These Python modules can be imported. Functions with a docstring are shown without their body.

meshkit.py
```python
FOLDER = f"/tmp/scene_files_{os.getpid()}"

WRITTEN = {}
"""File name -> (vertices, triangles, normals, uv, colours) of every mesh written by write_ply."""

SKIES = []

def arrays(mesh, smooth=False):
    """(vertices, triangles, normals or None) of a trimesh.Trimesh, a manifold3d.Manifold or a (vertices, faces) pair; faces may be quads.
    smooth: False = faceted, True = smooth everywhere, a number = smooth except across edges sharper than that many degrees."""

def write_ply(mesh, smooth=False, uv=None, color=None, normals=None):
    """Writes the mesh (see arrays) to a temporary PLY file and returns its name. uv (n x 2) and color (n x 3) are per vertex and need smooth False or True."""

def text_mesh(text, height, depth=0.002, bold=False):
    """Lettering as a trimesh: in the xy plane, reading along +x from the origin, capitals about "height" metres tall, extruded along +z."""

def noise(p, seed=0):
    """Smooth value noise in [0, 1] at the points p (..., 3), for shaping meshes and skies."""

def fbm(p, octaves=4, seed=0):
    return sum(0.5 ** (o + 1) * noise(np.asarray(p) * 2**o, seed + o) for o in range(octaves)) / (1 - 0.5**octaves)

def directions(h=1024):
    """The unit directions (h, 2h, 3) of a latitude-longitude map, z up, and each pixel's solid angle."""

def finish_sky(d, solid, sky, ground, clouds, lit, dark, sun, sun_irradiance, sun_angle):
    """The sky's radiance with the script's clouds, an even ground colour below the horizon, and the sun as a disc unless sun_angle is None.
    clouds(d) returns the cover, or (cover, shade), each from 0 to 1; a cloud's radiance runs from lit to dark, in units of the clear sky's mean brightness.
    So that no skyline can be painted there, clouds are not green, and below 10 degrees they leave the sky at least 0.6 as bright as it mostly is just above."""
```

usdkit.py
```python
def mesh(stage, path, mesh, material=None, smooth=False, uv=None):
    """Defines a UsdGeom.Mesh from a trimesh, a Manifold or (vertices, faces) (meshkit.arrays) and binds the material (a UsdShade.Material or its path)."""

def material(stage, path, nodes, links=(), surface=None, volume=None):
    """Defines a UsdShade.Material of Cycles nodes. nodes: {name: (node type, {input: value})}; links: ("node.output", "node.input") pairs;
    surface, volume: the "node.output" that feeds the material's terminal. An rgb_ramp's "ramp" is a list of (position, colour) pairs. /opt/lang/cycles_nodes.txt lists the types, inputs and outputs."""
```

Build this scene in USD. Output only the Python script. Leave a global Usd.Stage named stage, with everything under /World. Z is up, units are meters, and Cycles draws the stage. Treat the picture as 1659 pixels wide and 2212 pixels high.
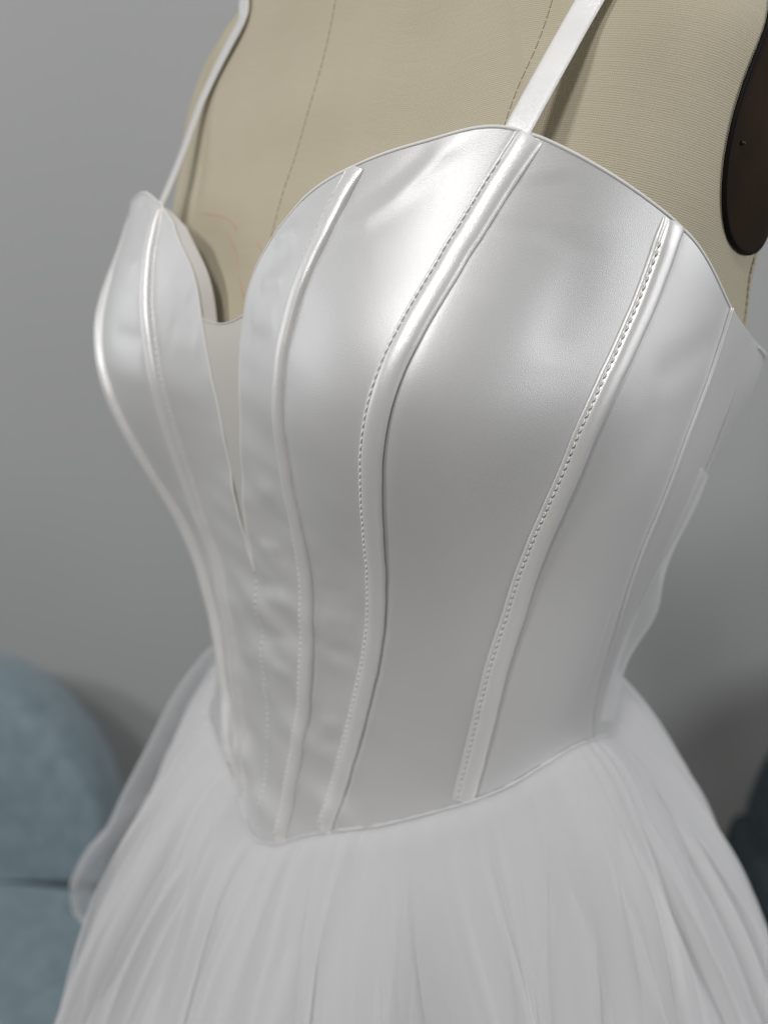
import math, random
import numpy as np
import trimesh
import usdkit, meshkit
from scipy.interpolate import CubicSpline, PchipInterpolator
from pxr import Gf, Sdf, Usd, UsdGeom, UsdLux, UsdShade, Vt

stage = Usd.Stage.CreateInMemory()
UsdGeom.SetStageUpAxis(stage, 'Z')
UsdGeom.SetStageMetersPerUnit(stage, 1.0)
UsdGeom.Xform.Define(stage, '/World')
UsdGeom.Scope.Define(stage, '/World/Looks')
ZUP = 1.05            # height of the waist above the floor

# ---------------------------------------------------------------- camera
AZ, EL, DIST, TX, TZ, ROLL, FPX = 0.8046903, 0.2648202, 0.453464, -0.0154533, 0.0026060, 0.0071183, 1869.41
def camera():
    D = np.array([math.sin(AZ)*math.cos(EL), -math.cos(AZ)*math.cos(EL), math.sin(EL)])
    right = np.array([math.cos(AZ), math.sin(AZ), 0.0]); up = np.cross(D, right)
    pos = np.array([0, 0, .1]) + right*TX + np.array([0, 0, TZ]) + D*DIST
    r2 = right*math.cos(ROLL) + up*math.sin(ROLL); u2 = -right*math.sin(ROLL) + up*math.cos(ROLL)
    return pos, r2, u2, D
CAM, C_R, C_U, C_D = camera()
cam = UsdGeom.Camera.Define(stage, '/World/camera')
M4 = np.eye(4); M4[0, :3], M4[1, :3], M4[2, :3], M4[3, :3] = C_R, C_U, C_D, CAM + [0, 0, ZUP]
cam.AddTransformOp().Set(Gf.Matrix4d(*M4.ravel().tolist()))
cam.CreateHorizontalApertureAttr(24.0)
cam.CreateFocalLengthAttr(24.0*FPX/1659.0)
cam.CreateFStopAttr(5.0)
cam.CreateFocusDistanceAttr(0.298)
cam.CreateClippingRangeAttr(Gf.Vec2f(0.02, 100))
cam.CreateExposureAttr(0.22)

# ---------------------------------------------------------------- room lamps and added fill lights (all outside the frame)
def rect_light(name, pos, target, w, h, power, color):
    l = UsdLux.RectLight.Define(stage, '/World/' + name)
    l.CreateWidthAttr(w); l.CreateHeightAttr(h); l.CreateIntensityAttr(power); l.CreateColorAttr(Gf.Vec3f(*color))
    pos, target = np.array(pos, float), np.array(target, float)
    z = pos - target; z /= np.linalg.norm(z)
    x = np.cross([0, 0, 1.0] if abs(z[2]) < .99 else [0, 1.0, 0], z); x /= np.linalg.norm(x); y = np.cross(z, x)
    m = np.eye(4); m[0, :3], m[1, :3], m[2, :3], m[3, :3] = x, y, z, pos
    l.AddTransformOp().Set(Gf.Matrix4d(*m.ravel().tolist()))
    return l
LB = np.array([0, 0, ZUP])
SIDE0 = np.array([C_R[0], C_R[1], 0])/math.hypot(C_R[0], C_R[1]); BACK0 = -np.array([C_D[0], C_D[1], 0])/math.hypot(C_D[0], C_D[1])
def rel(side, back, up): return LB + SIDE0*side + BACK0*back + [0, 0, up]
rect_light('ceiling_lamp', rel(-.57, -1.75, 1.6), rel(0, 0, .1), .3, .3, 50.0, (1, .985, .965))
rect_light('ceiling_lamp_001', rel(-1.48, -1.75, 1.6), rel(0, 0, .1), .3, .3, 64.0, (1, .985, .965))
rect_light('overhead_fill', rel(.15, -.3, 1.65), rel(.15, -.3, 0), 2.0, 1.5, .75, (1, .99, .98))  # added overhead fill for the ambient light of the room
rect_light('window_light', rel(-1.9, .25, .55), rel(0, 0, .15), .9, 1.0, 1.9, (.95, .98, 1))
rect_light('right_fill', rel(1.3, -.5, .32), rel(0, 0, .1), .6, .7, 5.0, (.98, .99, 1))  # added fill that brightens the right side of the bodice and skirt

# ---------------------------------------------------------------- helpers
LOOK = {}
def look(name, nodes, links=(), surface='p.BSDF'):
    LOOK[name] = usdkit.material(stage, '/World/Looks/' + name, nodes, links, surface=surface)
    return LOOK[name]
NAMES = {}
def numbered(parent, name):
    k = (parent, name); NAMES[k] = NAMES.get(k, -1) + 1
    return name if NAMES[k] == 0 else f'{name}_{NAMES[k]:03d}'
def tag(prim, label=None, cat=None, group=None, kind=None):
    for k, v in (('label', label), ('category', cat), ('group', group), ('kind', kind)):
        if v: prim.SetCustomDataByKey(k, v)
    return prim
def thing(name, label, cat, group=None, loc=(0, 0, 0), rotz=0):
    path = '/World/' + numbered('/World', name)
    x = UsdGeom.Xform.Define(stage, path)
    x.AddTranslateOp().Set(Gf.Vec3d(*map(float, loc)))
    if rotz: x.AddRotateZOp().Set(rotz)
    return tag(x.GetPrim(), label, cat, group)
def part(parent, name, mesh, mat, smooth=True, uv=None, label=None, kind=None, dz=0.0, subdiv=False):
    pp = str(parent.GetPath()) if parent is not None else '/World'
    path = pp + '/' + numbered(pp, name)
    if dz:
        if isinstance(mesh, tuple): mesh = (np.asarray(mesh[0]) + [0, 0, dz], mesh[1])
        else: mesh = mesh.copy(); mesh.apply_translation([0, 0, dz])
    m = usdkit.mesh(stage, path, mesh, LOOK[mat], smooth=smooth, uv=uv)
    return tag(m.GetPrim(), label, None, None, kind)
def grid_faces(n, m, flip=False):
    i = np.arange(n - 1)[:, None]*m + np.arange(m - 1)[None]
    q = np.stack([i, i + 1, i + m + 1, i + m], -1).reshape(-1, 4)
    if flip: q = q[:, ::-1]
    return np.vstack([q[:, [0, 1, 2]], q[:, [0, 2, 3]]])
def tube(path, rad, n=8, flat=1.0, up=None):
    path = np.asarray(path, float); t = np.gradient(path, axis=0); t /= np.linalg.norm(t, axis=1, keepdims=True)
    ref = np.tile([0, 0, 1.0], (len(path), 1)) if up is None else np.asarray(up, float)
    a = np.cross(t, ref); bad = np.linalg.norm(a, axis=1) < 1e-4; a[bad] = np.cross(t[bad], [1.0, 0.1, 0]); a /= np.linalg.norm(a, axis=1, keepdims=True)
    b = np.cross(a, t)
    ang = np.linspace(0, 2*np.pi, n, endpoint=False)
    rad = np.broadcast_to(rad, len(path))
    v = path[:, None] + rad[:, None, None]*(np.cos(ang)[None, :, None]*a[:, None] + flat*np.sin(ang)[None, :, None]*b[:, None])
    v = v.reshape(-1, 3); f = []
    for i in range(len(path) - 1):
        for k in range(n):
            q = [i*n + k, i*n + (k+1) % n, (i+1)*n + (k+1) % n, (i+1)*n + k]; f += [[q[0], q[1], q[2]], [q[0], q[2], q[3]]]
    v = np.vstack([v, path[:1], path[-1:]]); c0, c1 = len(v) - 2, len(v) - 1; e = (len(path)-1)*n
    for k in range(n):
        f += [[c0, (k+1) % n, k], [c1, e + k, e + (k+1) % n]]
    return v, np.array(f)
def join(parts):
    vs, fs, o = [], [], 0
    for v, f in parts: vs.append(v); fs.append(np.asarray(f) + o); o += len(v)
    return np.vstack(vs), np.vstack(fs)
def sstep(x, a, b):
    t = np.clip((x - a)/(b - a), 0, 1); return t*t*(3 - 2*t)

# ---------------------------------------------------------------- materials
def fabric_nodes(color, rough, spec, scale, bump, dist, extra=None):
    """woven cloth: two thread directions in the mesh's own metric uv"""
    n = {'uv': ('uvmap', {'attribute': 'st'}),
         'm1': ('mapping', {'scale': (scale, scale, 1)}),
         'wu': ('wave_texture', {'bands_direction': 'x', 'scale': 1.0/6.2832*3.1416, 'distortion': 0.6, 'detail': 1.0}),
         'wv': ('wave_texture', {'bands_direction': 'y', 'scale': 1.0/6.2832*3.1416, 'distortion': 0.6, 'detail': 1.0})}
    return n

def satin(name, color, rough, spec, coat=0.0, grain=0.25, warm=None):
    look(name, {
        'g': ('geometry', {}),
        'uv': ('uvmap', {'attribute': 'st'}),
        'mp': ('mapping', {'scale': (3400, 2600, 1)}),
        'n1': ('noise_texture', {'scale': 1.0, 'detail': 1.0}),
        'n2': ('noise_texture', {'scale': 20.0, 'detail': 1.0}),
        'add': ('math', {'math_type': 'multiply_add', 'value2': .35, 'value3': 0.0}),
        'b': ('bump', {'strength': grain, 'distance': 0.0004}),
        'b2': ('bump', {'strength': .12, 'distance': 0.0012}),
        'p': ('principled_bsdf', {'base_color': color, 'roughness': rough, 'specular_ior_level': spec, 'sheen_weight': .15, 'sheen_roughness': .4}),
        'gl': ('glossy_bsdf', {'color': (.96, .96, .97), 'roughness': rough}),
        'mix': ('mix_closure', {'fac': coat}),
    }, [('uv.UV', 'mp.vector'), ('mp.vector', 'n1.vector'), ('g.position', 'n2.vector'), ('n2.fac', 'b2.height'), ('b2.normal', 'b.normal'), ('n1.fac', 'b.height'),
        ('b.normal', 'p.normal'), ('b.normal', 'gl.normal'), ('p.BSDF', 'mix.closure1'), ('gl.BSDF', 'mix.closure2')], surface='mix.closure')
satin('ivory_satin', (.68, .68, .685), .44, .45, coat=.21, grain=.22)
satin('ivory_satin_binding', (.84, .835, .825), .36, .5, coat=.24, grain=.25)  # lightened colour standing in for light caught by the channels and straps
look('thread', {'p': ('principled_bsdf', {'base_color': (.80, .80, .79), 'roughness': .6})})
look('lining_cloth', {'p': ('principled_bsdf', {'base_color': (.70, .69, .67), 'roughness': .7, 'sheen_weight': .2})})
def linen(name, c1, c2):
    look(name, {
        'uv': ('uvmap', {'attribute': 'st'}),
        'mp': ('mapping', {'scale': (1, 1, 1)}),
        'nz': ('noise_texture', {'scale': 900.0, 'detail': 2.0}),
        'slub_m': ('mapping', {'scale': (30, 900, 1)}),
        'slub': ('noise_texture', {'scale': 1.0, 'detail': 2.0}),
        'wx': ('wave_texture', {'wave_type': 'bands', 'bands_direction': 'x', 'profile': 'sine', 'scale': 420.0, 'distortion': 1.2, 'detail': 1.0, 'detail_scale': .6}),
        'wy': ('wave_texture', {'wave_type': 'bands', 'bands_direction': 'y', 'profile': 'sine', 'scale': 420.0, 'distortion': 1.2, 'detail': 1.0, 'detail_scale': .6}),
        'mul': ('math', {'math_type': 'multiply'}),
        'mad': ('math', {'math_type': 'multiply_add', 'value2': .45}),
        'blot': ('noise_texture', {'scale': 22.0, 'detail': 4.0}),
        'g': ('geometry', {}),
        'r': ('rgb_ramp', {'ramp': [(0.1, c1), (.8, c2)]}),
        'r2': ('rgb_ramp', {'ramp': [(0.3, (.93, .93, .90)), (.7, (1, 1, 1))]}),
        'mx': ('mix', {'mix_type': 'multiply', 'fac': 1.0}),
        'b': ('bump', {'strength': .4, 'distance': .0004}),
        'p': ('principled_bsdf', {'roughness': .75, 'specular_ior_level': .25, 'sheen_weight': .1}),
    }, [('uv.UV', 'wx.vector'), ('uv.UV', 'wy.vector'), ('wx.fac', 'mul.value1'), ('wy.fac', 'mul.value2'), ('uv.UV', 'slub_m.vector'), ('slub_m.vector', 'slub.vector'),
        ('slub.fac', 'mad.value1'), ('mul.value', 'mad.value3'), ('mad.value', 'r.fac'), ('mad.value', 'b.height'), ('g.position', 'blot.vector'), ('blot.fac', 'r2.fac'),
        ('r.color', 'mx.color1'), ('r2.color', 'mx.color2'), ('mx.color', 'p.base_color'), ('b.normal', 'p.normal')])
linen('linen_cloth', (.52, .465, .35), (.61, .555, .425))
look('seam_thread', {'p': ('principled_bsdf', {'base_color': (.42, .375, .27), 'roughness': .8})})
look('pen_ink', {'p': ('principled_bsdf', {'base_color': (.55, .42, .32), 'roughness': .8})})
look('dark_plate', {'g': ('geometry', {}), 'n': ('noise_texture', {'scale': 25.0, 'detail': 3.0}), 'r': ('rgb_ramp', {'ramp': [(.3, (.020, .012, .007)), (.75, (.042, .025, .014))]}),
    'p': ('principled_bsdf', {'roughness': .7, 'specular_ior_level': .08})}, [('g.position', 'n.vector'), ('n.fac', 'r.fac'), ('r.color', 'p.base_color')])
look('black_rim', {'p': ('principled_bsdf', {'base_color': (.008, .007, .006), 'roughness': .6, 'specular_ior_level': .1})})
look('dark_metal', {'p': ('principled_bsdf', {'base_color': (.03, .03, .03), 'roughness': .4, 'metallic': .6})})
def sheer(name, color, opacity, trans=.35):
    look(name, {'t': ('transparent_bsdf', {}), 'd': ('diffuse_bsdf', {'color': color}), 'tr': ('translucent_bsdf', {'color': color}),
        'm1': ('mix_closure', {'fac': trans}), 'lw': ('layer_weight', {'blend': .35}), 'ma': ('math', {'math_type': 'multiply_add', 'value2': .55, 'value3': opacity, 'use_clamp': True}), 'm2': ('mix_closure', {})},
        [('d.BSDF', 'm1.closure1'), ('tr.BSDF', 'm1.closure2'), ('lw.facing', 'ma.value1'), ('ma.value', 'm2.fac'), ('t.BSDF', 'm2.closure1'), ('m1.closure', 'm2.closure2')], surface='m2.closure')
sheer('tulle', (.87, .87, .88), .42)
sheer('sheer_tulle', (.87, .87, .88), .13)
sheer('nude_mesh', (.84, .83, .80), .80)
look('skirt_cloth', {'p': ('principled_bsdf', {'base_color': (.66, .66, .67), 'roughness': .6})})
look('wall_paint', {'g': ('geometry', {}), 'n': ('noise_texture', {'scale': 1.2, 'detail': 2.0}), 'n2': ('noise_texture', {'scale': 240.0, 'detail': 3.0}),
    'r': ('rgb_ramp', {'ramp': [(.3, (.435, .445, .445)), (.7, (.47, .48, .48))]}), 'b': ('bump', {'strength': .15, 'distance': .001}), 'p': ('principled_bsdf', {'roughness': .8})},
    [('g.position', 'n.vector'), ('g.position', 'n2.vector'), ('n.fac', 'r.fac'), ('n2.fac', 'b.height'), ('r.color', 'p.base_color'), ('b.normal', 'p.normal')])
look('floor_board', {'p': ('principled_bsdf', {'base_color': (.30, .28, .25), 'roughness': .5})})
look('blue_upholstery', {'g': ('geometry', {}), 'n': ('noise_texture', {'scale': 38.0, 'detail': 5.0, 'roughness': .65}), 'n2': ('noise_texture', {'scale': 900.0, 'detail': 2.0}),
    'r': ('rgb_ramp', {'ramp': [(.25, (.17, .25, .30)), (.5, (.235, .315, .355)), (.75, (.30, .365, .395))]}), 'b': ('bump', {'strength': .5, 'distance': .001}),
    'p': ('principled_bsdf', {'roughness': .85, 'sheen_weight': .3})},
    [('g.position', 'n.vector'), ('g.position', 'n2.vector'), ('n.fac', 'r.fac'), ('n2.fac', 'b.height'), ('r.color', 'p.base_color'), ('b.normal', 'p.normal')])
look('shade_upholstery', {'g': ('geometry', {}), 'n': ('noise_texture', {'scale': 38.0, 'detail': 5.0}), 'r': ('rgb_ramp', {'ramp': [(.25, (.025, .040, .050)), (.75, (.05, .068, .075))]}),
    'p': ('principled_bsdf', {'roughness': .9})}, [('g.position', 'n.vector'), ('n.fac', 'r.fac'), ('r.color', 'p.base_color')])  # near-black cloth colour with the shade put into it
look('chair_leg_wood', {'p': ('principled_bsdf', {'base_color': (.06, .04, .03), 'roughness': .4})})

# ---------------------------------------------------------------- the setting
def box(c, s): b = trimesh.creation.box(s); b.apply_translation(c); return b
BACK = -np.array([C_D[0], C_D[1], 0])/math.hypot(C_D[0], C_D[1])       # into the picture
SIDE = np.array([C_R[0], C_R[1], 0])/math.hypot(C_R[0], C_R[1])        # to the right in the picture
def at(side, back, z): return CAM*[1, 1, 0] + SIDE*side + BACK*back + [0, 0, z]
WALL_D = 1.30
def slab(c, sx, sy, sz, yaw):
    b = trimesh.creation.box((sx, sy, sz)); b.apply_transform(trimesh.transformations.rotation_matrix(yaw, [0, 0, 1])); b.apply_translation(c); return b
YAW = math.atan2(SIDE[1], SIDE[0])
w = part(None, 'wall', slab(at(0, WALL_D + .05, 1.4), 6.0, .1, 2.8, YAW), 'wall_paint', smooth=False)
tag(w, 'plain grey painted wall behind the dress form', 'wall', kind='structure')
f = part(None, 'floor', slab(at(0, 0, -.02), 6.0, 5.0, .04, YAW), 'floor_board', smooth=False)
tag(f, 'floor under the dress form and armchairs', 'floor', kind='structure')

# ---------------------------------------------------------------- the fitted shape of the bodice
TH_K = np.radians([0, 15, 30, 45, 62, 80, 100, 125, 150, 180.0]); Z_K = np.array([-.16, -.10, -.05, 0, .05, .10, .14, .18, .22, .26, .31])
CURVES = {}
R_LEFT = np.array([[0.12445, 0.11795, 0.10903, 0.09835, 0.09852, 0.10318, 0.10908, 0.11251, 0.10966, 0.10297, 0.09364], [0.12551, 0.11849, 0.10875, 0.10009, 0.10057, 0.10597, 0.11486, 0.12173, 0.11666, 0.10785, 0.09896], [0.13034, 0.12294, 0.1127, 0.10194, 0.104, 0.11359, 0.1311, 0.1431, 0.13399, 0.1171, 0.10895], [0.13868, 0.13042, 0.12042, 0.1075, 0.11039, 0.12311, 0.14316, 0.15758, 0.1493, 0.13397, 0.1244], [0.15122, 0.14037, 0.12749, 0.11372, 0.11835, 0.12629, 0.13981, 0.1522, 0.15187, 0.14916, 0.14409], [0.16221, 0.14792, 0.13174, 0.11568, 0.11979, 0.12931, 0.14029, 0.14951, 0.15439, 0.15765, 0.15973], [0.16118, 0.14571, 0.12786, 0.11147, 0.11449, 0.12972, 0.14298, 0.15172, 0.15738, 0.15915, 0.15855], [0.1422, 0.12963, 0.11478, 0.10461, 0.11116, 0.12212, 0.13783, 0.15831, 0.15451, 0.14499, 0.13536], [0.12354, 0.11466, 0.10451, 0.09627, 0.10475, 0.1152, 0.12798, 0.14023, 0.13809, 0.12893, 0.1158], [0.11459, 0.10843, 0.10075, 0.09377, 0.1027, 0.11224, 0.12047, 0.1268, 0.12529, 0.11913, 0.10774]])
R_EXTRA = np.array([[0.0, 0.0, 0.0, 0.0, 0.0, 0.0, 0.0, 0.0, 0.0, 0.0, 0.0], [1e-05, 4e-05, -0.0002, 0.00031, -0.00011, 3e-05, -0.0, -0.00018, -0.00031, -0.00017, -2e-05], [1e-05, 0.00031, 0.00052, 0.00068, -0.00024, 0.00039, 0.00042, -0.00073, -6e-05, -0.00045, 0.0001], [-0.0, 0.0006, 0.00135, 0.00108, 0.00046, 0.00153, 0.00139, 9e-05, 0.00118, 0.00136, 0.00088], [1e-05, 0.00063, 0.00136, 0.00144, 0.00092, 0.00096, 0.00088, 0.00092, 0.00172, 0.00274, 0.00155], [5e-05, 0.00043, 0.00071, 0.00078, 0.00069, 0.00055, 0.00056, 0.0008, 0.00118, 0.00141, 0.00129], [6e-05, 0.00019, 0.00029, 0.00034, 0.00032, 0.00026, 0.0003, 0.00044, 0.00057, 0.00065, 0.00073], [3e-05, 5e-05, 5e-05, 7e-05, 8e-05, 8e-05, 0.00011, 0.00015, 0.00017, 0.00019, 0.00026], [0.0, -3e-05, -5e-05, -5e-05, -4e-05, -3e-05, -2e-05, -3e-05, -4e-05, -4e-05, -2e-05], [-2e-05, -6e-05, -0.0001, -0.00011, -0.00011, -0.0001, -0.00011, -0.00013, -0.00016, -0.00019, -0.00022]])
CURVES['A'] = ([0.1554, 0.1973, 0.2702, 0.3169, 0.3478, 0.3532, 0.372, 0.4287, 0.5544], [-0.0355, 0.2558])
CURVES['B'] = ([0.391, 0.4838, 0.5737, 0.6365, 0.6557, 0.6655, 0.7081, 0.8254, 0.9745], [-0.0226, 0.2661])
CURVES['C'] = ([0.9812, 1.024, 1.0516, 1.0918, 1.1202, 1.1565, 1.1989, 1.2794, 1.339], [0.0032, 0.2414])
CURVES['D'] = ([2.3576, 2.3103, 2.2721, 2.2559, 2.2799, 2.2249, 2.2635, 2.3851, 2.4095], [-0.0255, 0.1823])
CURVES['V'] = ([0.0001, -0.0004, 0.0226, 0.0527, 0.0845, 0.0995, 0.1271, 0.2051, 0.384], [0.0926, 0.2476])
CURVES['A2'] = ([0.1769, 0.253, 0.2782, 0.3071, 0.3449, 0.3435, 0.3451, 0.4104, 0.5061], [-0.0281, 0.2481])
CURVES['B2'] = ([0.3534, 0.4797, 0.5561, 0.5994, 0.6117, 0.6295, 0.6882, 0.8192, 0.9658], [-0.0208, 0.2765])
CURVES['V2'] = ([-0.0001, 0.0302, 0.0464, 0.0522, 0.0674, 0.1027, 0.1492, 0.2246, 0.3839], [0.0926, 0.243])
NECK_K = np.array([0.384, 0.4712, 0.576, 0.6981, 0.8203, 0.9425, 1.0821, 1.2566, 1.4312, 1.6057, 1.7802, 1.9548, 2.1293])
NECK_Z = np.array([0.2473, 0.2533, 0.2581, 0.2622, 0.2655, 0.2679, 0.2612, 0.2481, 0.2329, 0.213, 0.2003, 0.1928, 0.188])
NECK_K2 = np.array([0.384, 0.4538, 0.5236, 0.6283, 0.7505])
NECK_Z2 = np.array([0.2427, 0.2473, 0.2515, 0.2567, 0.2604])
WAIST_K = np.array([0.0, 0.1222, 0.2443, 0.4189, 0.6283, 0.8727, 1.1345, 1.3963, 1.6581, 1.9199, 2.1293])
WAIST_Z = np.array([-0.0403, -0.0382, -0.0307, -0.0212, -0.0127, -0.0014, 0.0094, 0.0197, 0.0138, 0.0012, -0.0114])
WAIST_K2 = np.array([0.0, 0.1396, 0.2793, 0.4538, 0.6632, 0.9076])
WAIST_Z2 = np.array([-0.0403, -0.0312, -0.0226, -0.0191, -0.0158, -0.0189])
RIDGES = [
  ([[0.5205, 0.238], [0.6257, 0.2403], [0.6992, 0.2463], [0.7611, 0.2538], [0.8182, 0.2612], [0.8856, 0.2657]], 0.003, 0.9),
  ([[0.5518, 0.2435], [0.6238, 0.2465], [0.6834, 0.2504], [0.7357, 0.255], [0.7841, 0.2598], [0.8287, 0.2647]], 0.003, -0.6),
  ([[0.6042, 0.2294], [0.6496, 0.2321], [0.6906, 0.2352], [0.7283, 0.2385], [0.7637, 0.2421], [0.7971, 0.2459]], 0.006, 0.6),
  ([[0.2726, 0.2351], [0.3026, 0.2358], [0.3308, 0.2365], [0.3574, 0.2372], [0.3827, 0.2379], [0.4067, 0.2386]], 0.003, 0.5),
  ([[0.2214, 0.2182], [0.2546, 0.2188], [0.2863, 0.2193], [0.3162, 0.2199], [0.3442, 0.2204], [0.3705, 0.2209]], 0.003, 0.6),
  ([[0.1702, 0.2033], [0.2104, 0.2039], [0.2491, 0.2045], [0.2859, 0.205], [0.3202, 0.2056], [0.3519, 0.2061]], 0.004, 0.4),
  ([[0.2443, 0.2276], [0.2746, 0.228], [0.3034, 0.2285], [0.3307, 0.2289], [0.3564, 0.2294], [0.3807, 0.2298]], 0.004, -0.4),
  ([[1.1329, 0.2403], [1.1254, 0.2306], [1.1121, 0.2209], [1.0896, 0.2115], [1.0636, 0.202], [1.0535, 0.192]], 0.0055, -1.2),
  ([[1.0497, 0.2555], [1.0579, 0.2504], [1.0606, 0.2453], [1.0575, 0.2403], [1.0479, 0.2352], [1.0318, 0.2301]], 0.005, -0.9),
  ([[0.9575, 0.2428], [0.9408, 0.2371], [0.9222, 0.2316], [0.9019, 0.2261], [0.8797, 0.2208], [0.8561, 0.2156]], 0.006, -0.5),
  ([[1.6108, 0.2019], [1.5567, 0.1979], [1.5039, 0.1943], [1.4519, 0.191], [1.4011, 0.188], [1.3515, 0.1852]], 0.006, -0.7),
  ([[0.0572, 0.0829], [0.103, 0.0831], [0.1471, 0.0834], [0.1899, 0.0837], [0.2308, 0.0841], [0.2701, 0.0845]], 0.003, 0.4),
  ([[0.0754, 0.0488], [0.11, 0.049], [0.1433, 0.0492], [0.1753, 0.0494], [0.2059, 0.0495], [0.2351, 0.0495]], 0.003, 0.6),
  ([[-0.1974, 0.0465], [-0.1621, 0.0468], [-0.1287, 0.047], [-0.0968, 0.0471], [-0.0657, 0.0473], [-0.0354, 0.0473]], 0.003, 0.5),
  ([[0.3926, 0.0834], [0.4337, 0.0836], [0.473, 0.0838], [0.5108, 0.0839], [0.5472, 0.084], [0.5821, 0.084]], 0.004, 0.5),
  ([[0.4098, 0.0972], [0.446, 0.0978], [0.4806, 0.0983], [0.5137, 0.0988], [0.5454, 0.0993], [0.5757, 0.0997]], 0.004, -0.4),
  ([[0.4007, 0.0657], [0.4333, 0.0666], [0.465, 0.0674], [0.4957, 0.0682], [0.5256, 0.069], [0.5546, 0.0698]], 0.004, -0.5),
  ([[0.3557, 0.03], [0.3803, 0.0302], [0.4044, 0.0304], [0.4279, 0.0306], [0.451, 0.0307], [0.4737, 0.0309]], 0.0035, 0.5),
  ([[0.3525, 0.0205], [0.3771, 0.0208], [0.4013, 0.021], [0.4249, 0.0211], [0.4481, 0.0213], [0.4711, 0.0214]], 0.003, -0.4),
  ([[0.075, 0.1079], [0.1076, 0.1083], [0.1394, 0.1086], [0.1704, 0.109], [0.2007, 0.1093], [0.2301, 0.1097]], 0.003, 0.5),
  ([[0.0348, 0.0891], [0.0763, 0.0898], [0.1161, 0.0904], [0.1543, 0.091], [0.1912, 0.0916], [0.2263, 0.0921]], 0.003, -0.4),
  ([[-0.0122, 0.0624], [0.0397, 0.0635], [0.0893, 0.0647], [0.1366, 0.0657], [0.1811, 0.0666], [0.2232, 0.0674]], 0.003, -0.4),
  ([[0.1408, 0.1349], [0.1668, 0.1353], [0.1927, 0.1356], [0.2184, 0.1361], [0.2438, 0.1365], [0.2688, 0.1369]], 0.004, 0.4),
  ([[0.4425, 0.1158], [0.4778, 0.1169], [0.5107, 0.1179], [0.5417, 0.1189], [0.5705, 0.1197], [0.5977, 0.1206]], 0.006, -0.3),
  ([[-0.7792, 0.229], [-0.6735, 0.2278], [-0.6194, 0.2269], [-0.5771, 0.226], [-0.5401, 0.2252], [-0.5068, 0.2244]], 0.004, 0.7),
  ([[-0.6688, 0.2117], [-0.6034, 0.2113], [-0.557, 0.2108], [-0.518, 0.2104], [-0.483, 0.2099], [-0.4506, 0.2094]], 0.005, 0.6),
  ([[-0.578, 0.1953], [-0.5349, 0.195], [-0.4979, 0.1947], [-0.4642, 0.1943], [-0.4327, 0.1939], [-0.4026, 0.1936]], 0.004, -0.5),
  ([[-0.3669, 0.2204], [-0.3307, 0.2189], [-0.2955, 0.2174], [-0.2606, 0.2159], [-0.2256, 0.2145], [-0.19, 0.213]], 0.004, 0.3),
  ([[-0.3074, 0.2011], [-0.2778, 0.2005], [-0.2476, 0.1998], [-0.2167, 0.1992], [-0.1848, 0.1986], [-0.152, 0.198]], 0.005, -0.4),
  ([[-0.2907, 0.1933], [-0.2597, 0.1927], [-0.228, 0.1922], [-0.1954, 0.1916], [-0.1615, 0.191], [-0.1262, 0.1905]], 0.005, 0.3),
  ([[-0.7253, 0.2561], [-0.6824, 0.2528], [-0.643, 0.2496], [-0.6055, 0.2465], [-0.5696, 0.2435], [-0.5355, 0.2405]], 0.003, -0.6),
  ([[0.9391, 0.0239], [0.9117, 0.0232], [0.884, 0.0224], [0.856, 0.0215], [0.8275, 0.0206], [0.7985, 0.0197]], 0.007, 0.5)]
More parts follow.
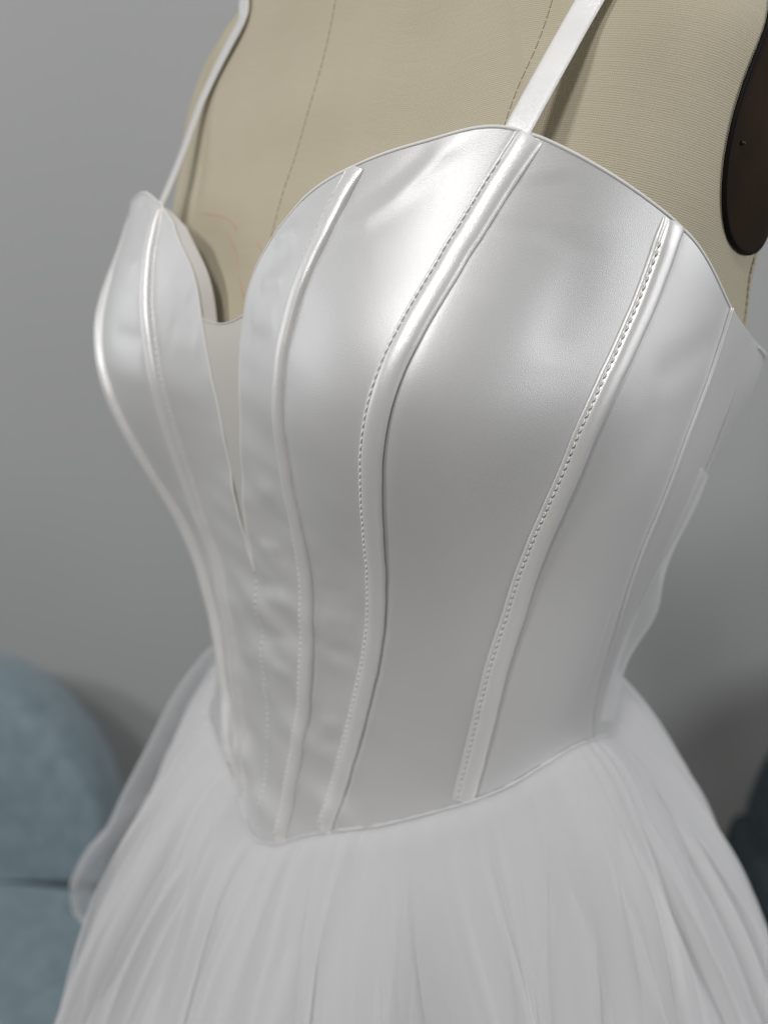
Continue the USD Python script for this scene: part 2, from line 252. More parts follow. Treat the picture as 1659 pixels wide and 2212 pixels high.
CURVES['D'] = (np.radians([94.5, 91.5, 90.5, 89.3, 88.4, 88.9, 90, 92, 93]).tolist(), [.015, .213])
B_TH = CubicSpline(TH_K, np.eye(len(TH_K)), bc_type='clamped'); B_Z = CubicSpline(Z_K, np.eye(len(Z_K)), bc_type='natural')
TB = np.linspace(0, 1, 9)
def radius(th, z):
    bt, bz = B_TH(np.abs(th)), B_Z(np.clip(z, -.16, .31))
    r = np.einsum('ni,ij,nj->n', bt, R_LEFT, bz)
    e = np.einsum('ni,ij,nj->n', bt, R_EXTRA, bz)
    return r + np.where(th < 0, e, 0)
def wrinkle(th, z):
    r0 = .12; o = np.zeros_like(th)
    for line, wd, a in RIDGES:
        L = np.array(line); p = np.c_[th*r0, z]; q = L*[r0, 1]
        best = np.full(len(th), 9.0); along = np.zeros(len(th))
        n = len(q) - 1
        for i in range(n):
            s = q[i+1] - q[i]; t = np.clip(((p - q[i])@s)/(s@s + 1e-12), 0, 1); dd = np.linalg.norm(p - q[i] - t[:, None]*s, axis=1)
            m = dd < best; best[m] = dd[m]; along[m] = (i + t[m])/n
        k = (.00055, 1.35) if wd >= .005 else (.0013, 1.15)
        o += a*k[0]*np.exp(-(best/(wd*k[1]))**2)*np.clip(np.sin(np.pi*np.clip(along, .04, .96))*1.6, 0, 1)
    # puckers between the bones of the front, and a slow unevenness everywhere
    m = np.exp(-(np.abs(th)/.60)**6)*(1 - .75*sstep(z, .09, .17))
    pk = meshkit.noise(np.c_[th*4.5 + 9, z*78 + th*2, 0*z], 3) - .5 + .25*(meshkit.noise(np.c_[th*7 + 3, z*120 + th*4, 0*z + 2], 5) - .5)
    o += m*pk*.0030
    o += (meshkit.noise(np.c_[th*7 + 20, z*34, 0*z + 4], 8) - .5)*.0007*(1 - .6*m)
    # the cloth dips where a boning channel is turned over it
    for k, wf, dip0 in (('A', .0040, .0003), ('B', .0044, .0007), ('C', .0049, .00035)):
        for s in (1, -1):
            c, zz = CURVES[k + '2' if s < 0 and k != 'C' else k]
            tb = CubicSpline(TB, np.array(c), bc_type='natural')(np.clip((z - zz[0])/(zz[1] - zz[0]), 0, 1))
            d = (s*th - tb)*.125 - wf - .0004
            dip = dip0 if s > 0 else .0009
            o -= dip*np.exp(-np.where(d > 0, d/.0022, d/.003)**2)
    return o
def surf(th, z, off=0.0):
    th, z = np.asarray(th, float).ravel(), np.asarray(z, float).ravel()
    r = radius(th, z) + wrinkle(th, z) + off
    return np.c_[r*np.sin(th), -r*np.cos(th), z]
def surf_plain(th, z, off=0.0):
    th, z = np.asarray(th, float).ravel(), np.asarray(z, float).ravel()
    r = radius(th, z) + off
    return np.c_[r*np.sin(th), -r*np.cos(th), z]
def normals(th, z, off=0.0):
    e = 2e-3
    a = surf_plain(th + e, z, off) - surf_plain(th - e, z, off); b = surf_plain(th, z + e, off) - surf_plain(th, z - e, off)
    n = np.cross(a, b); return n/np.linalg.norm(n, axis=1, keepdims=True)
NECK = CubicSpline(NECK_K, NECK_Z); NECK2 = CubicSpline(NECK_K2, NECK_Z2)
WST = CubicSpline(WAIST_K, WAIST_Z, bc_type=((1, 0.), (2, 0.))); WST2 = CubicSpline(WAIST_K2, WAIST_Z2, bc_type=((1, 0.), (2, 0.)))
A122 = math.radians(122)
def waist(th):
    a = np.abs(th); L = np.where(a < A122, WST(np.minimum(a, A122)), float(WST(A122)) + .030*sstep(a, A122, math.radians(142)))
    k = sstep(a, math.radians(40), math.radians(80)); r = WST2(np.minimum(a, math.radians(52)))*(1 - k) + L*k
    return np.where(th < 0, r, L)
def neck(th):
    a = np.abs(th); L = np.where(a < A122, NECK(np.minimum(a, A122)), float(NECK(A122)) - .02*sstep(a, A122, math.radians(150)))
    L2 = L - .011*(1 - sstep(a, math.radians(70), math.radians(95)))
    k = sstep(a, math.radians(38), math.radians(52)); r = NECK2(np.minimum(a, math.radians(43)))*(1 - k) + L2*k
    return np.where(th < 0, r, L)
def curve(k, t):
    c, z = CURVES[k]; return CubicSpline(TB, np.array(c), bc_type='natural')(t), z[0] + (z[1] - z[0])*t
def side_curve(k, s, t):
    """a bone line of the left (s=1) or right (s=-1) half as (theta, z), ending on the waist and the neckline"""
    key = k + '2' if s < 0 and k + '2' in CURVES else k
    if k == 'E': th = np.full(len(t), math.radians(152)); z = np.zeros(len(t))
    else: th, z = curve(key, t)
    th = s*th
    z0, z1 = waist(th[:1])[0], neck(th[-1:])[0]
    if k == 'E': z = z0 + (z1 - z0)*t
    else: z = z + (z0 - z[0])*(1 - t)**2 + (z1 - z[-1])*t**2
    return th, z

# ---------------------------------------------------------------- the shape of the dress form
FZ = [.19, .22, .237, .25, .27, .29, .313, .33, .36, .39, .42, .45, .50]
F_FRONT = PchipInterpolator(FZ, [.098, .091, .087, .083, .074, .066, .057, .052, .045, .042, .047, .050, .050])
F_SIDE = PchipInterpolator([.18, .22, .28, .30, .315, .33, .34, .35, .36, .375, .39, .42, .45, .50], [.146, .151, .160, .162, .158, .147, .134, .115, .095, .075, .067, .060, .056, .055])
F_BACK = PchipInterpolator([.18, .25, .34, .38, .42, .50], [.112, .112, .104, .090, .062, .056])
F_EXP = PchipInterpolator([.18, .26, .35, .42, .50], [2.3, 2.6, 2.6, 2.1, 2.0])
def form_radius(th, z):
    th, z = np.broadcast_arrays(np.asarray(th, float), np.asarray(z, float)); th, z = th.ravel(), z.ravel()
    zz = np.clip(z, .18, .5); n = F_EXP(zz); c, s = np.cos(th), np.abs(np.sin(th))
    b = np.where(c > 0, F_FRONT(np.maximum(zz, .19)), F_BACK(zz))
    up = ((s/F_SIDE(zz))**n + (np.abs(c)/b)**n)**(-1/n)
    a = np.abs(th); cup = np.exp(-((a - .60)/.55)**2)*sstep(z, .11, .20)
    low = radius(a, np.minimum(z, .30)) - .0045 - .015*cup
    k = sstep(z, .165, .25)
    # the chest above the bust is flatter than the bust itself
    return low*(1 - k) + up*k
def form_point(th, z, off=0.0):
    th, z = np.broadcast_arrays(np.asarray(th, float), np.asarray(z, float)); th, z = th.ravel(), z.ravel()
    r = form_radius(th, z) + off
    return np.c_[r*np.sin(th), -r*np.cos(th), z]
def form_normal(th, z):
    e = 2e-3; a = form_point(th + e, z) - form_point(th - e, z); b = form_point(th, z + e) - form_point(th, z - e)
    n = np.cross(a, b); return n/np.linalg.norm(n, axis=1, keepdims=True)

# ---------------------------------------------------------------- the dress form
form = thing('dress_form', 'beige linen covered dress form wearing the white satin gown', 'dress form')
nth, zs = 241, np.concatenate([np.linspace(-.14, .32, 116), np.linspace(.322, .44, 70), np.linspace(.445, .50, 10)])
ths = np.linspace(-np.pi, np.pi, nth)
TT, ZZ = np.meshgrid(ths, zs)
V = form_point(TT, ZZ).reshape(len(zs), nth, 3)
du = np.linalg.norm(np.diff(V, axis=1), axis=2); U = np.concatenate([np.zeros((len(zs), 1)), np.cumsum(du, 1)], 1); U -= U[:, nth//2:nth//2+1]
dv = np.linalg.norm(np.diff(V, axis=0), axis=2); W_ = np.concatenate([np.zeros((1, nth)), np.cumsum(dv, 0)], 0)
# panels of the cover are cut apart at the seams: their weave does not run on across them
pan = np.floor((np.abs(TT) + .05)/1.0)
uv = np.stack([U, W_ + .10*np.abs(U)*0 + .35*U*np.where(np.abs(TT) > 1.05, .35, .12)*np.sign(TT)*np.sign(TT)], -1)
part(form, 'torso', (V.reshape(-1, 3), grid_faces(len(zs), nth)), 'linen_cloth', uv=uv.reshape(-1, 2), dz=ZUP)
cap = V[-1]; capv = np.vstack([cap, [[0, 0, .505]]]); capf = np.array([[i, i + 1, nth] for i in range(nth - 1)])
part(form, 'neck_cap', (capv, capf), 'linen_cloth', dz=ZUP)
def seam_path(th, z, name='seam', r=.00024, gap=True, off=.0001, mat='seam_thread'):
    P = form_point(th, z, off)
    s = np.r_[0, np.cumsum(np.linalg.norm(np.diff(P, axis=0), axis=1))]
    pieces = []
    if not gap: pieces.append(tube(P, r, 5))
    else:
        for a in np.arange(0, s[-1] - .0035, .0035):
            q = np.linspace(a, a + .0026, 4); pieces.append(tube(np.c_[[np.interp(q, s, P[:, i]) for i in range(3)]].T, r, 5))
        pieces.append(tube(P - form_normal(th, z)*.0003, r, 5))
    return part(form, name, join(pieces), mat, dz=ZUP)
zz = np.linspace(.10, .40, 150); seam_path(0*zz, zz)
pr = PchipInterpolator([.10, .18, .24, .2736, .2825, .2982, .3117, .34, .36], np.radians([38, 44, 53, 58.3, 59.9, 63.3, 65.8, 70, 72]))
zz = np.linspace(.16, .355, 120); seam_path(pr(zz), zz); seam_path(-pr(zz), zz)
zz = np.linspace(.17, .2335, 50); seam_path(np.radians(105 + 1.5*np.sin(zz*160)), zz, r=.0007); seam_path(-np.radians(105 + 0*zz), zz)
def pen(deg, z):
    t = np.linspace(0, 1, 24); k = np.linspace(0, 1, len(deg)); th = PchipInterpolator(k, np.radians(deg))(t); zq = PchipInterpolator(k, z)(t)
    P = form_point(th, zq, .00005); n = form_normal(th, zq); tg = np.gradient(P, axis=0); tg /= np.linalg.norm(tg, axis=1, keepdims=True); b = np.cross(tg, n)
    wv = (.0006 + .0003*np.sin(t*9))[:, None]; v = np.stack([P - b*wv, P + n*.00015, P + b*wv], 1).reshape(-1, 3)
    part(form, 'pen_mark', (v, grid_faces(len(t), 3)), 'pen_ink', dz=ZUP, label='faint red pen line on the chest')
pen([-22.6, -14.7, -9.6, -5.9], [.2405, .2314, .2207, .2131]); pen([-38.1, -24.9, -18], [.2498, .2466, .241]); pen([-6.3, 2.4], [.2359, .2263])
def plate(sg):
    cy, cz, a, b, t = .0358, .2842, .0428, .0577, .6514
    def on(u, v):
        y = cy + u*math.cos(t) + v*math.sin(t); z = cz - u*math.sin(t) + v*math.cos(t)
        x = np.full_like(y, .15)
        for _ in range(12): x = np.sqrt(np.maximum(form_radius(np.arctan2(x, -y), z)**2 - y*y, 1e-4))
        return np.c_[x, y, z]
    an = np.linspace(0, 2*np.pi, 72, endpoint=False); rings = np.linspace(0.02, 1, 14)
    v = np.vstack([on(r*a*np.cos(an), r*b*np.sin(an)) for r in rings]); v[:, 0] += np.repeat(.0016 - .004*(1 - rings**2)*0, 72)
    f = []
    for i in range(13):
        for k in range(72):
            q = [i*72 + k, i*72 + (k+1) % 72, (i+1)*72 + (k+1) % 72, (i+1)*72 + k]; f += [[q[0], q[1], q[2]], [q[0], q[2], q[3]]]
    rim = on(a*np.cos(an), b*np.sin(an)); rim[:, 0] += .0008; rim = np.vstack([rim, rim[:1]])
    m = [1, 1, 1] if sg > 0 else [-1, 1, 1]
    p = part(form, 'armhole_plate', (v*m, np.array(f)), 'dark_plate', dz=ZUP)
    part(p, 'rim', tuple(x for x in (tube(rim*m, .0012, 8))), 'black_rim', dz=ZUP)
    s = on(np.array([-a*.55]), np.array([-b*.70]))[0]*m + np.array([.0022, 0, 0])*m
    sc = trimesh.creation.icosphere(1, .0008); sc.apply_translation(s); part(p, 'rivet', sc, 'dark_metal', dz=ZUP)
plate(1); plate(-1)
part(form, 'stand_pole', trimesh.creation.cylinder(.016, ZUP - .16, sections=20, transform=trimesh.transformations.translation_matrix([0, 0, (ZUP - .16)/2 + .02])), 'dark_metal')
part(form, 'stand_base', trimesh.util.concatenate([trimesh.creation.cylinder(.17, .03, sections=40, transform=trimesh.transformations.translation_matrix([0, 0, .017]))]), 'dark_metal')

# ---------------------------------------------------------------- the gown
gown = thing('wedding_gown', 'white satin corset gown with boned bodice and tulle skirt on the dress form', 'dress')
NT = 190
tt = np.linspace(0, 1, NT)
def coons(L, R_, B, T):
    """L, R_: (n,2) side curves from bottom to top; B, T: (m,2) bottom and top curves from left to right"""
    n, m = len(L), len(B); u = np.linspace(0, 1, m)[None, :, None]; v = np.linspace(0, 1, n)[:, None, None]
    return (1-u)*L[:, None] + u*R_[:, None] + (1-v)*B[None] + v*T[None] - ((1-u)*(1-v)*B[0] + u*(1-v)*B[-1] + (1-u)*v*T[0] + u*v*T[-1])
def uv_of(th, z): return np.c_[th*.125, z]
def panel(name, L, R_, s, nm, off=0.0, mat='ivory_satin', label=None, shape=None):
    a, b = np.linspace(L[0, 0], R_[0, 0], nm), np.linspace(L[-1, 0], R_[-1, 0], nm)
    G = coons(L, R_, np.c_[a, waist(a)], np.c_[b, neck(b)])
    th, z = G[..., 0].ravel(), G[..., 1].ravel()
    o = off
    p = surf(th, z, o)
    if shape is not None: p = shape(p, th, z)
    return part(gown, name, (p, grid_faces(len(L), nm, flip=s < 0)), mat, uv=uv_of(th, z), dz=ZUP, label=label)
VB = {}
for s in (1, -1):
    c = {k: np.c_[side_curve(k, s, tt)] for k in 'ABCDE'}
    # the inner edge: up the centre front, then along the plunging V
    thv, zv = curve('V' if s > 0 else 'V2', np.linspace(0, 1, NT - 40)); thv = s*np.maximum(thv, 0); zv = zv + (neck(thv[-1:])[0] - zv[-1])*np.linspace(0, 1, NT - 40)**2
    zc = np.linspace(float(WST(0)), zv[0], 41)[:-1]
    c['V'] = np.r_[np.c_[0*zc, zc], np.c_[thv, zv]]
    VB[s] = np.c_[thv, zv]
    panel('front_panel', c['V'], c['A'], s, 40)
    panel('cup_panel', c['A'], c['B'], s, 70)
    panel('side_front_panel', c['B'], c['C'], s, 90)
    panel('side_panel', c['C'], c['D'], s, 60)
    panel('back_panel', c['D'], c['E'], s, 60, off=.0005)

def channel(k, s, w0, w1, h, strip=.0011):
    """a boning channel: a stitched ledge, a groove with stitches, then a rounded ridge that falls off steeply on its far side"""
    n = 240; t = np.linspace(0, 1.03, n); th, z = side_curve(k, s, t)
    P = surf_plain(th, z); P += normals(th, z)*(wrinkle(th, z)[:, None]*.6)
    nn = normals(th, z)
    tg = np.gradient(P, axis=0); tg /= np.linalg.norm(tg, axis=1, keepdims=True)
    b = np.cross(tg, nn)*1.0; b /= np.linalg.norm(b, axis=1, keepdims=True)
    if (b[n//2]*[math.cos(th[n//2]), math.sin(th[n//2]), 0]).sum()*s < 0: b = -b       # b points away from the centre front
    w = np.interp(t, [0, .5, 1], [w0, (w0 + w1)/2, w1])
    prof_x = [0, 0.0, .35, .75, 1.0]     # ledge, in units of strip
    prof_h = [-.0006, .0005, .0009, .0008, .00055]
    x, hh = [], []
    for a, q in zip(prof_x, prof_h): x.append(np.full(n, a*strip)); hh.append(np.full(n, q))
    for fx, fh in ((.02, .12), (.06, .45), (.12, .68), (.20, .85), (.32, .97), (.45, 1.0), (.58, .99), (.70, .93), (.80, .83), (.88, .69), (.94, .50), (.985, .26), (1.0, .02), (.985, -.35), (.95, -.6)):
        x.append(strip + (w - strip)*fx); hh.append(np.full(n, .0004 + h*fh))
    x, hh = np.array(x).T, np.array(hh).T
    tip = (.45 + .55*np.clip((1.03 - t)/.035, 0, 1)**.5)*(.35 + .65*np.clip(t/.02, 0, 1)); hh = hh*np.where(hh > 0, tip, 1)[:, :] if hh.shape == tip.shape else hh*np.where(hh > 0, tip[:, None], 1)
    und = (meshkit.noise(np.c_[t*40, 0*t + ord(k), 0*t + s + 3]) - .5)*.0003
    xc = x - w[:, None]/2 + und[:, None]
    # follow the curved body: offset sideways over the surface
    v = P[:, None] + b[:, None]*xc[..., None] + nn[:, None]*hh[..., None]
    rr = np.hypot(P[:, 0], P[:, 1])
    v -= nn[:, None]*((xc**2)/(2*.13))[..., None]
    top = neck(np.arctan2(v[..., 0], -v[..., 1]).ravel()).reshape(v.shape[:2]) - .0001; v[..., 2] = np.minimum(v[..., 2], top)
    m = x.shape[1]
    uvq = np.stack([x, np.repeat((t*.3)[:, None], m, 1)], -1).reshape(-1, 2)
    ch = part(gown, 'boning_channel', (v.reshape(-1, 3), grid_faces(n, m, flip=s > 0)), 'ivory_satin_binding', uv=uvq[:, ::-1], dz=ZUP)
    # stitches in the groove
    path = P + b*(-w/2 + und + strip*.80)[:, None] + nn*.0009
    L = np.r_[0, np.cumsum(np.linalg.norm(np.diff(path, axis=0), axis=1))]; pcs = []
    for a in np.arange(.002, L[-1]*.965, .0029):
        q = np.linspace(a, a + .0021, 5); pp = np.c_[[np.interp(q, L, path[:, i]) for i in range(3)]].T
        i = min(int(np.searchsorted(L, a)), n - 1); pp += nn[i]*(np.array([-.0004, .0001, .0002, .0001, -.0004]))[:, None]
        pcs.append(tube(pp, .00029, 5))
    part(ch, 'stitching', join(pcs), 'thread', dz=ZUP, kind='stuff')
    return ch
for s in (1, -1):
    channel('A', s, .0078, .0086, .0021 if s > 0 else .0029)
    channel('B', s, .0080, .0096, .0024 if s > 0 else .0029)
    channel('C', s, .0094, .0102, .0020, strip=.0019)

# rolled top edge
e1 = np.radians(np.linspace(152, 22, 200)); 
edge_th = np.r_[e1, VB[1][::-1][1:, 0], VB[-1][1:, 0], -e1[::-1][1:]]
edge_z = np.r_[neck(e1), VB[1][::-1][1:, 1], VB[-1][1:, 1], neck(-e1[::-1][1:])]
part(gown, 'neckline_edge', tube(surf(edge_th, edge_z, -.0002), np.where(np.abs(edge_th) < .385, .0005, .00065), 10), 'thread', dz=ZUP)
# seams: centre front stitching and the side seams
zc = np.linspace(float(WST(0)) + .002, VB[1][0, 1], 90); pcs = []
pc = surf(0*zc, zc, .0002); L = np.r_[0, np.cumsum(np.linalg.norm(np.diff(pc, axis=0), axis=1))]
for a in np.arange(0, L[-1] - .004, .0031):
    q = np.linspace(a, a + .0024, 5); pp = np.c_[[np.interp(q, L, pc[:, i]) for i in range(3)]].T; pp[[0, -1], 1] += .0004; pcs.append(tube(pp, .0004, 5))
part(gown, 'front_stitching', join(pcs), 'thread', dz=ZUP, kind='stuff')
for s in (1, -1):
    th, z = side_curve('D', s, np.linspace(0, 1, 120))
    part(gown, 'side_seam', tube(surf(th, z, .0005), np.full(120, .0008), 8), 'ivory_satin', dz=ZUP)
    q = np.linspace(.024, .105, 75); part(gown, 'side_tuck', tube(surf(0*q + s*math.radians(85.5), q, -.0004), .0009*np.sin(np.pi*np.linspace(.0, 1, 75)) + 1e-5, 8), 'ivory_satin', dz=ZUP)
    q = np.linspace(.06, .186, 75); part(gown, 'back_seam', tube(surf(s*np.radians(99 + (q - .06)*30), q, .0010), .0007*np.sin(np.pi*np.linspace(.0, 1, 75)) + 1e-5, 8), 'ivory_satin', dz=ZUP)
    a = np.radians(np.linspace(108, 126, 30))*s
    part(gown, 'edge_facing', tube(surf(a, neck(a) - .0010, .0006), .0013*np.sin(np.pi*np.linspace(.05, .95, 30))**.5, 8), 'ivory_satin_binding', dz=ZUP)
    # sheer modesty flap that stands off the back edge
    tz = np.linspace(.04, .70, 50); rows = []
    for u in np.linspace(0, 1, 12):
        a = np.full(50, s*math.radians(97 + 26*u)); z0 = waist(a) + (neck(a) - waist(a))*tz
        rows.append(surf_plain(a, z0, .0014 + u*.009*np.sin(np.pi*np.linspace(0, 1, 50))**1.3 + .002*np.sin(tz*22)*u))
    v = np.array(rows); mf = part(gown, 'modesty_flap', (v.reshape(-1, 3), grid_faces(12, 50)), 'sheer_tulle', dz=ZUP); part(mf, 'rolled_edge', tube(v[-1], .0006, 6), 'tulle', dz=ZUP)
# the waist seam
wt = np.linspace(-math.radians(150), math.radians(150), 420)
part(gown, 'waist_seam', tube(surf_plain(wt, waist(wt) - .0004, .0007), .0006*(1 + .25*np.sin(wt*61)*np.sin(wt*23)), 8), 'skirt_cloth', dz=ZUP)
# the padded inner layer, showing as a pale band inside the plunge
def padding(s):
    v0 = VB[s][int(len(VB[s])*.35):]; a = s*np.radians(np.linspace(22, 33, 30))[1:]
    th = np.r_[v0[:, 0], a]; z = np.r_[v0[:, 1], neck(a)]; n = len(th); t = np.linspace(0, 1, n)
    wd = .0062*np.sin(np.pi*np.clip(t, 0, 1)**1.2)**.8 + .0006
    rows = [surf_plain(th - s*.004*q, z - .0006 - .001*q, -(.0009 + wd*q)) for q in np.linspace(0, 1, 7)] + [surf_plain(th + s*.03*q, z - .001, -(.0009 + wd + .002*q)) for q in (.3, 1, 2)]
    v = np.array(rows)
    return part(gown, 'padding', (v.reshape(-1, 3), grid_faces(len(rows), n, flip=s > 0)), 'lining_cloth', dz=ZUP)
padding(1); padding(-1)
def facing(s):
    """inner layer that follows the neckline a little further in"""
    a = s*np.radians(np.linspace(22, 150, 90)); z1 = neck(a)
    front = np.exp(-((np.abs(a) - .55)/.5)**2)
    rows = []
    for q in np.linspace(0, 1, 8):
        rows.append(surf_plain(a, z1 - .0008 - q*.05, -(.0012 + (.0075*front)*np.sin(np.pi*.5*np.clip(q*1.6, 0, 1)) )))
    v = np.array(rows)
    return part(gown, 'facing', (v.reshape(-1, 3), grid_faces(8, 90, flip=s > 0)), 'lining_cloth', dz=ZUP)
facing(1); facing(-1)
# sheer insert in the plunge
t = np.linspace(0, .745, 70); k = np.linspace(0, 1, len(VB[1]))
pl = surf_plain(np.interp(t, k, VB[1][:, 0]) + .02*np.minimum(t*3, 1), np.interp(t, k, VB[1][:, 1]), -.0004 - .0005*np.minimum(t*4, 1)); prr = surf_plain(np.interp(t, k, VB[-1][:, 0]) - .02*np.minimum(t*3, 1), np.interp(t, k, VB[-1][:, 1]), -.0004 - .0005*np.minimum(t*4, 1))
u = np.linspace(0, 1, 17)[None, :, None]; v = prr[:, None]*(1 - u) + pl[:, None]*u
v[..., 2] -= (np.sin(np.pi*u[..., 0])*.0035)*(t[:, None]/.745)
part(gown, 'sheer_insert', (v.reshape(-1, 3), grid_faces(70, 17)), 'nude_mesh', dz=ZUP)
part(gown, 'insert_hem', tube(v[-1], .0004, 6), 'nude_mesh', dz=ZUP)
# straps
def strap(pts, s, nrm_mix, w=.0045):
    p = CubicSpline(np.linspace(0, 1, len(pts)), np.array(pts))(np.linspace(0, 1, 140))
    tg = np.gradient(p, axis=0); tg /= np.linalg.norm(tg, axis=1, keepdims=True)
    th = np.arctan2(p[:, 0], -p[:, 1]); nf = form_normal(th, np.minimum(p[:, 2], .40)); nf = nf + np.array(nrm_mix); nf -= (nf*tg).sum(1, keepdims=True)*tg; nf /= np.linalg.norm(nf, axis=1, keepdims=True)
    b = np.cross(tg, nf)
    sec = []
    for a in np.linspace(0, 2*np.pi, 24, endpoint=False):
        ca, sa = math.cos(a), math.sin(a); sec.append((w*np.sign(ca)*abs(ca)**.35, .0007*np.sign(sa)*abs(sa)**.6))
    v = np.array([p + b*x + nf*y for x, y in sec]).transpose(1, 0, 2); n, m = v.shape[:2]
    v = np.concatenate([v, v[:, :1]], 1)
    uvq = np.stack(np.broadcast_arrays(np.linspace(0, .2, n)[:, None], np.linspace(0, .02, m + 1)[None]), -1).reshape(-1, 2)
    return part(gown, 'shoulder_strap', (v.reshape(-1, 3), grid_faces(n, m + 1)), 'ivory_satin_binding', uv=uvq, dz=ZUP)
def over_shoulder(pts): return [form_point(math.radians(a), z, .003)[0].tolist() for a, z in pts]
SR = [[.1186, -.0800, .2640], [.1197, -.0751, .2719], [.1211, -.067, .2839], [.1226, -.0588, .296], [.1242, -.0505, .3082]] + over_shoulder([(76, .332), (90, .343), (108, .341), (124, .325), (138, .295)])
SL = [[-.0781, -.0978, .2454], [-.0829, -.089, .256], [-.0873, -.0779, .2719], [-.0921, -.0667, .289], [-.0950, -.0570, .3053]] + over_shoulder([(-60.0, .3185), (-57.5, .331), (-57, .342), (-66, .355), (-90, .362), (-118, .357), (-136, .33)])
strap(SR, 1, (0.3, -.3, .2)); strap(SL, -1, (0, 0, 0), w=.0040)

# ---------------------------------------------------------------- the skirt
K_T = np.radians(np.array([-180, -120, -80, -55, -35, -20, -5, 15, 40, 65, 90, 105, 120, 150, 180.0]))
M1 = CubicSpline(K_T, [.60, .52, .47, .413, .433, .483, .502, .506, .504, .492, .466, .464, .55, .60, .60], bc_type='periodic')
M2 = CubicSpline(K_T, [.42, .40, .342, .305, .343, .399, .404, .402, .397, .402, .413, .435, .45, .43, .42], bc_type='periodic')
def skirt_base(th, s):
    w = waist(th); r0 = radius(th, w)
    r = r0 - .0012 + .0062*(1 - np.exp(-s/.005)) + M1(th)*.05*(1 - np.exp(-s/.05)) + M2(th)*s
    return r, w - s
def ridged(x, y, seed): return 1 - np.abs(2*meshkit.noise(np.c_[x, y, 0*x + seed], seed) - 1)
def folds(th, s, seed, k):
    """tulle: small gathers at the waist that run out into folds, some lapping over their neighbours. Returns the shift along the waist and outwards."""
    def ring(t, fr, dr, sd): return meshkit.noise(np.c_[fr*np.cos(t) + 40, fr*np.sin(t) + 40, s*dr + sd], sd) - .5
    w = (ring(th, 3, 7, seed + 5))*.30*sstep(s, 0, .15)
    t = th + w
    lap = ring(t, 9, 1.2, seed + 1)*.20*sstep(s, 0, .07) + ring(t, 24, 1.5, seed + 7)*.045*sstep(s, 0, .03)
    g = ring(th, 24, 4, seed)*.0044*np.exp(-s/.06)*(1 - np.exp(-s/.002))
    out = ring(t, 6, 2.2, seed + 2)*.030*sstep(s, 0, .14) + ring(t, 11, 2.5, seed + 3)*.032*sstep(s, .006, .10) + ring(t, 27, 3.0, seed + 4)*.008*sstep(s, .003, .06)
    return lap*k, g + out*k
def skirt_layer(name, off, seed, depth, k, mat, label=None):
    n_t, n_s = 1100, 100
    th = np.linspace(-np.pi, np.pi, n_t); s = np.linspace(0, 1, n_s)**1.6*depth
    TT, SS = np.meshgrid(th, s); TT, SS = TT.ravel(), SS.ravel()
    lap, out = folds(TT, SS, seed, k)
    T2 = TT + lap
    T2 = (T2 + np.pi) % (2*np.pi) - np.pi
    r, z = skirt_base(T2, SS)
    r = r + out + off*(.22 + .78*sstep(SS, 0, .02))
    v = np.c_[r*np.sin(T2), -r*np.cos(T2), z]
    return part(gown, name, (v, grid_faces(n_s, n_t, flip=True)), mat, dz=ZUP, label=label)
skirt_layer('underskirt', -.012, 3, .55, .5, 'skirt_cloth')
skirt_layer('tulle_layer', -.004, 11, .55, 1.0, 'tulle')
skirt_layer('tulle_layer', .001, 23, .55, 1.0, 'tulle')
# the looped back drape that stands out behind the wearer's right hip
prof = np.array([[.112, .020], [.147, -.022], [.174, -.070], [.194, -.106], [.212, -.140], [.224, -.153], [.238, -.176], [.244, -.192], [.244, -.208], [.235, -.220], [.215, -.230], [.195, -.222], [.188, -.200], [.190, -.175]])
pq = PchipInterpolator(np.linspace(0, 1, len(prof)), prof)(np.linspace(0, 1, 90))
def drape(off, mat, name):
    th = np.radians(np.linspace(-62, -150, 70)); k = np.linspace(0, 1, 70)
    v = []
    for i in range(70):
        sc = 1 + .10*np.sin(k[i]*2.5) + .03*np.sin(k[i]*17)
        r = pq[:, 0] + (np.linspace(0, 1, 90)*.08*(sc - 1)*3) + off*np.linspace(0, 1, 90); v.append(np.c_[r*np.sin(th[i]), -r*np.cos(th[i]), pq[:, 1] - .02*k[i]*np.linspace(0, 1, 90)])
    v = np.array(v)
    p = part(gown, name, (v.reshape(-1, 3), grid_faces(70, 90)), mat, dz=ZUP, label='looped tulle drape at the back of the hip')
    part(p, 'rolled_edge', tube(v[0, 2:], .0009, 6), 'tulle', dz=ZUP)
drape(0, 'sheer_tulle', 'back_drape'); drape(-.006, 'sheer_tulle', 'back_drape')

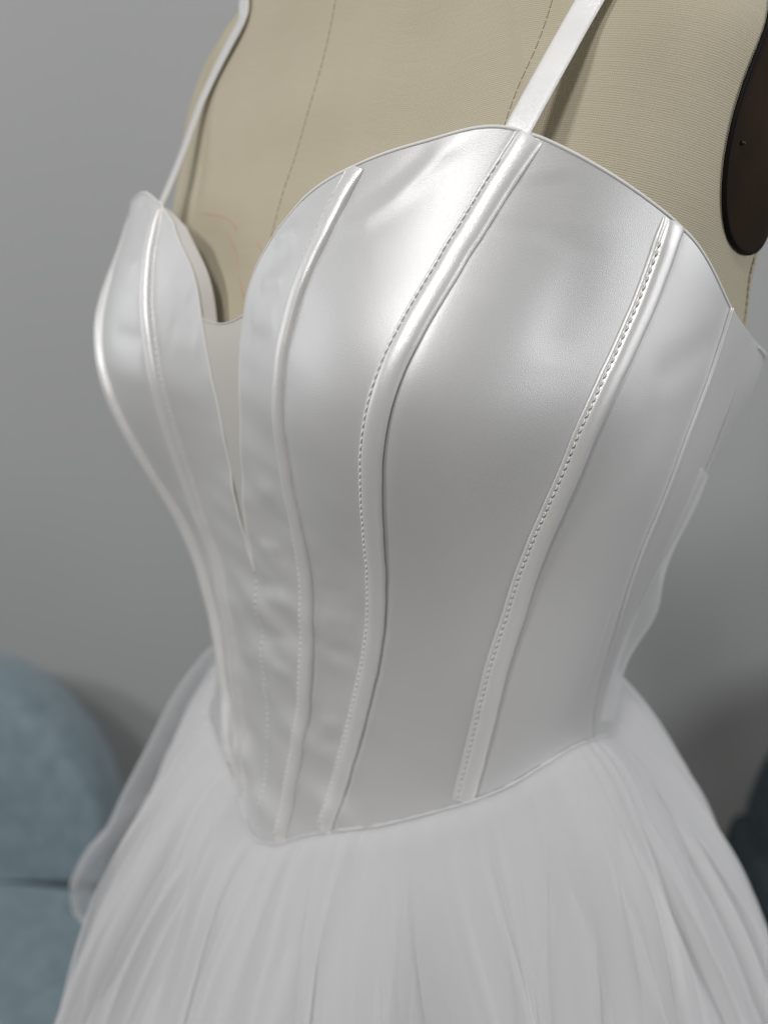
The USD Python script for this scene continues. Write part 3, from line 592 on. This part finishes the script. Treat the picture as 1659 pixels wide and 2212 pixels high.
# ---------------------------------------------------------------- upholstered chair by the wall, and an added one for the shaded area at right
def rounded_slab(w, h, t, rx, bulge, nu=48, nv=10, ex=.62):
    """a cushion: outline rounded at the top with radius rx, edges swelling by bulge"""
    an = []
    for a in np.linspace(0, np.pi, nu): an.append((math.copysign(abs(math.cos(a))**ex, math.cos(a))*w/2, (h - rx) + rx*abs(math.sin(a))**ex))
    out = np.array([(w/2*.96, 0)] + an + [(-w/2*.96, 0)])
    n = 60; L = np.r_[0, np.cumsum(np.linalg.norm(np.diff(out, axis=0), axis=1))]; q = np.linspace(0, L[-1], n); o = np.c_[np.interp(q, L, out[:, 0]), np.interp(q, L, out[:, 1])]
    cen = np.array([0, h*.45]); rings = []
    for e in np.linspace(-1, 1, nv*2 + 1):
        k = (1 - abs(e)**2.6)**(1/2.6)
        rings.append(np.c_[cen + (o - cen)*(1 - bulge*(1 - k)), np.full(n, e*t/2)])
    for sgn, e in ((1, 1),):
        for kx in (.7, .4, .1): rings.append(np.c_[cen + (o - cen)*(1 - bulge)*kx, np.full(n, t/2 + .012*(1 - kx))])
    for kx in (.7, .4, .1): rings.insert(0, np.c_[cen + (o - cen)*(1 - bulge)*kx, np.full(n, -t/2 - .012*(1 - kx))])
    v = np.array(rings)                       # x, height, depth
    v = np.concatenate([v, v[:, :1]], 1); m, n2 = v.shape[:2]
    p = v.reshape(-1, 3)[:, [0, 2, 1]]
    return p, grid_faces(m, n2)
def armchair(loc, yaw, label, top, cloth):
    c = thing('armchair', label, 'armchair', None, loc, math.degrees(yaw))
    bv, bf = rounded_slab(.54, top - .42, .13, .27, .12, ex=.95); bv = bv + [0, .0, .42]
    bv[:, 1] += .10*(bv[:, 2] - .42) - .30*(bv[:, 0]**2)
    part(c, 'backrest', (bv, bf), cloth)
    sv, sf = rounded_slab(.58, .56, .15, .12, .10); sv = np.c_[sv[:, 0], .06 - sv[:, 2], sv[:, 1] + .42]
    part(c, 'seat_cushion', (sv, sf), cloth)
    px = np.linspace(-.25, .25, 30); part(c, 'seat_gap_shade', tube(np.c_[px, -.070 - .30*px**2 + .012, .497 + 0*px], .007, 8), 'shade_upholstery')  # dark tube standing in for the shade between seat and back
    part(c, 'base', box((0, -.22, .30), (.54, .48, .10)), cloth, smooth=False)
    for x in (-.22, .22):
        for y in (-.42, -.03):
            part(c, 'leg', trimesh.creation.cylinder(.018, .26, sections=14, transform=trimesh.transformations.translation_matrix([x, y, .13])), 'chair_leg_wood')
    return c
p0 = at(-.625, 1.03, 0); armchair(p0, YAW + .05, 'blue grey upholstered armchair with rounded back left of the gown', .785, 'blue_upholstery')
p1 = at(.80, 1.06, 0); armchair(p1, YAW - .15, 'added dark armchair standing in for the shaded area behind the skirt on the right', .74, 'shade_upholstery')  # added chair, its dark colour stands for shade at the right
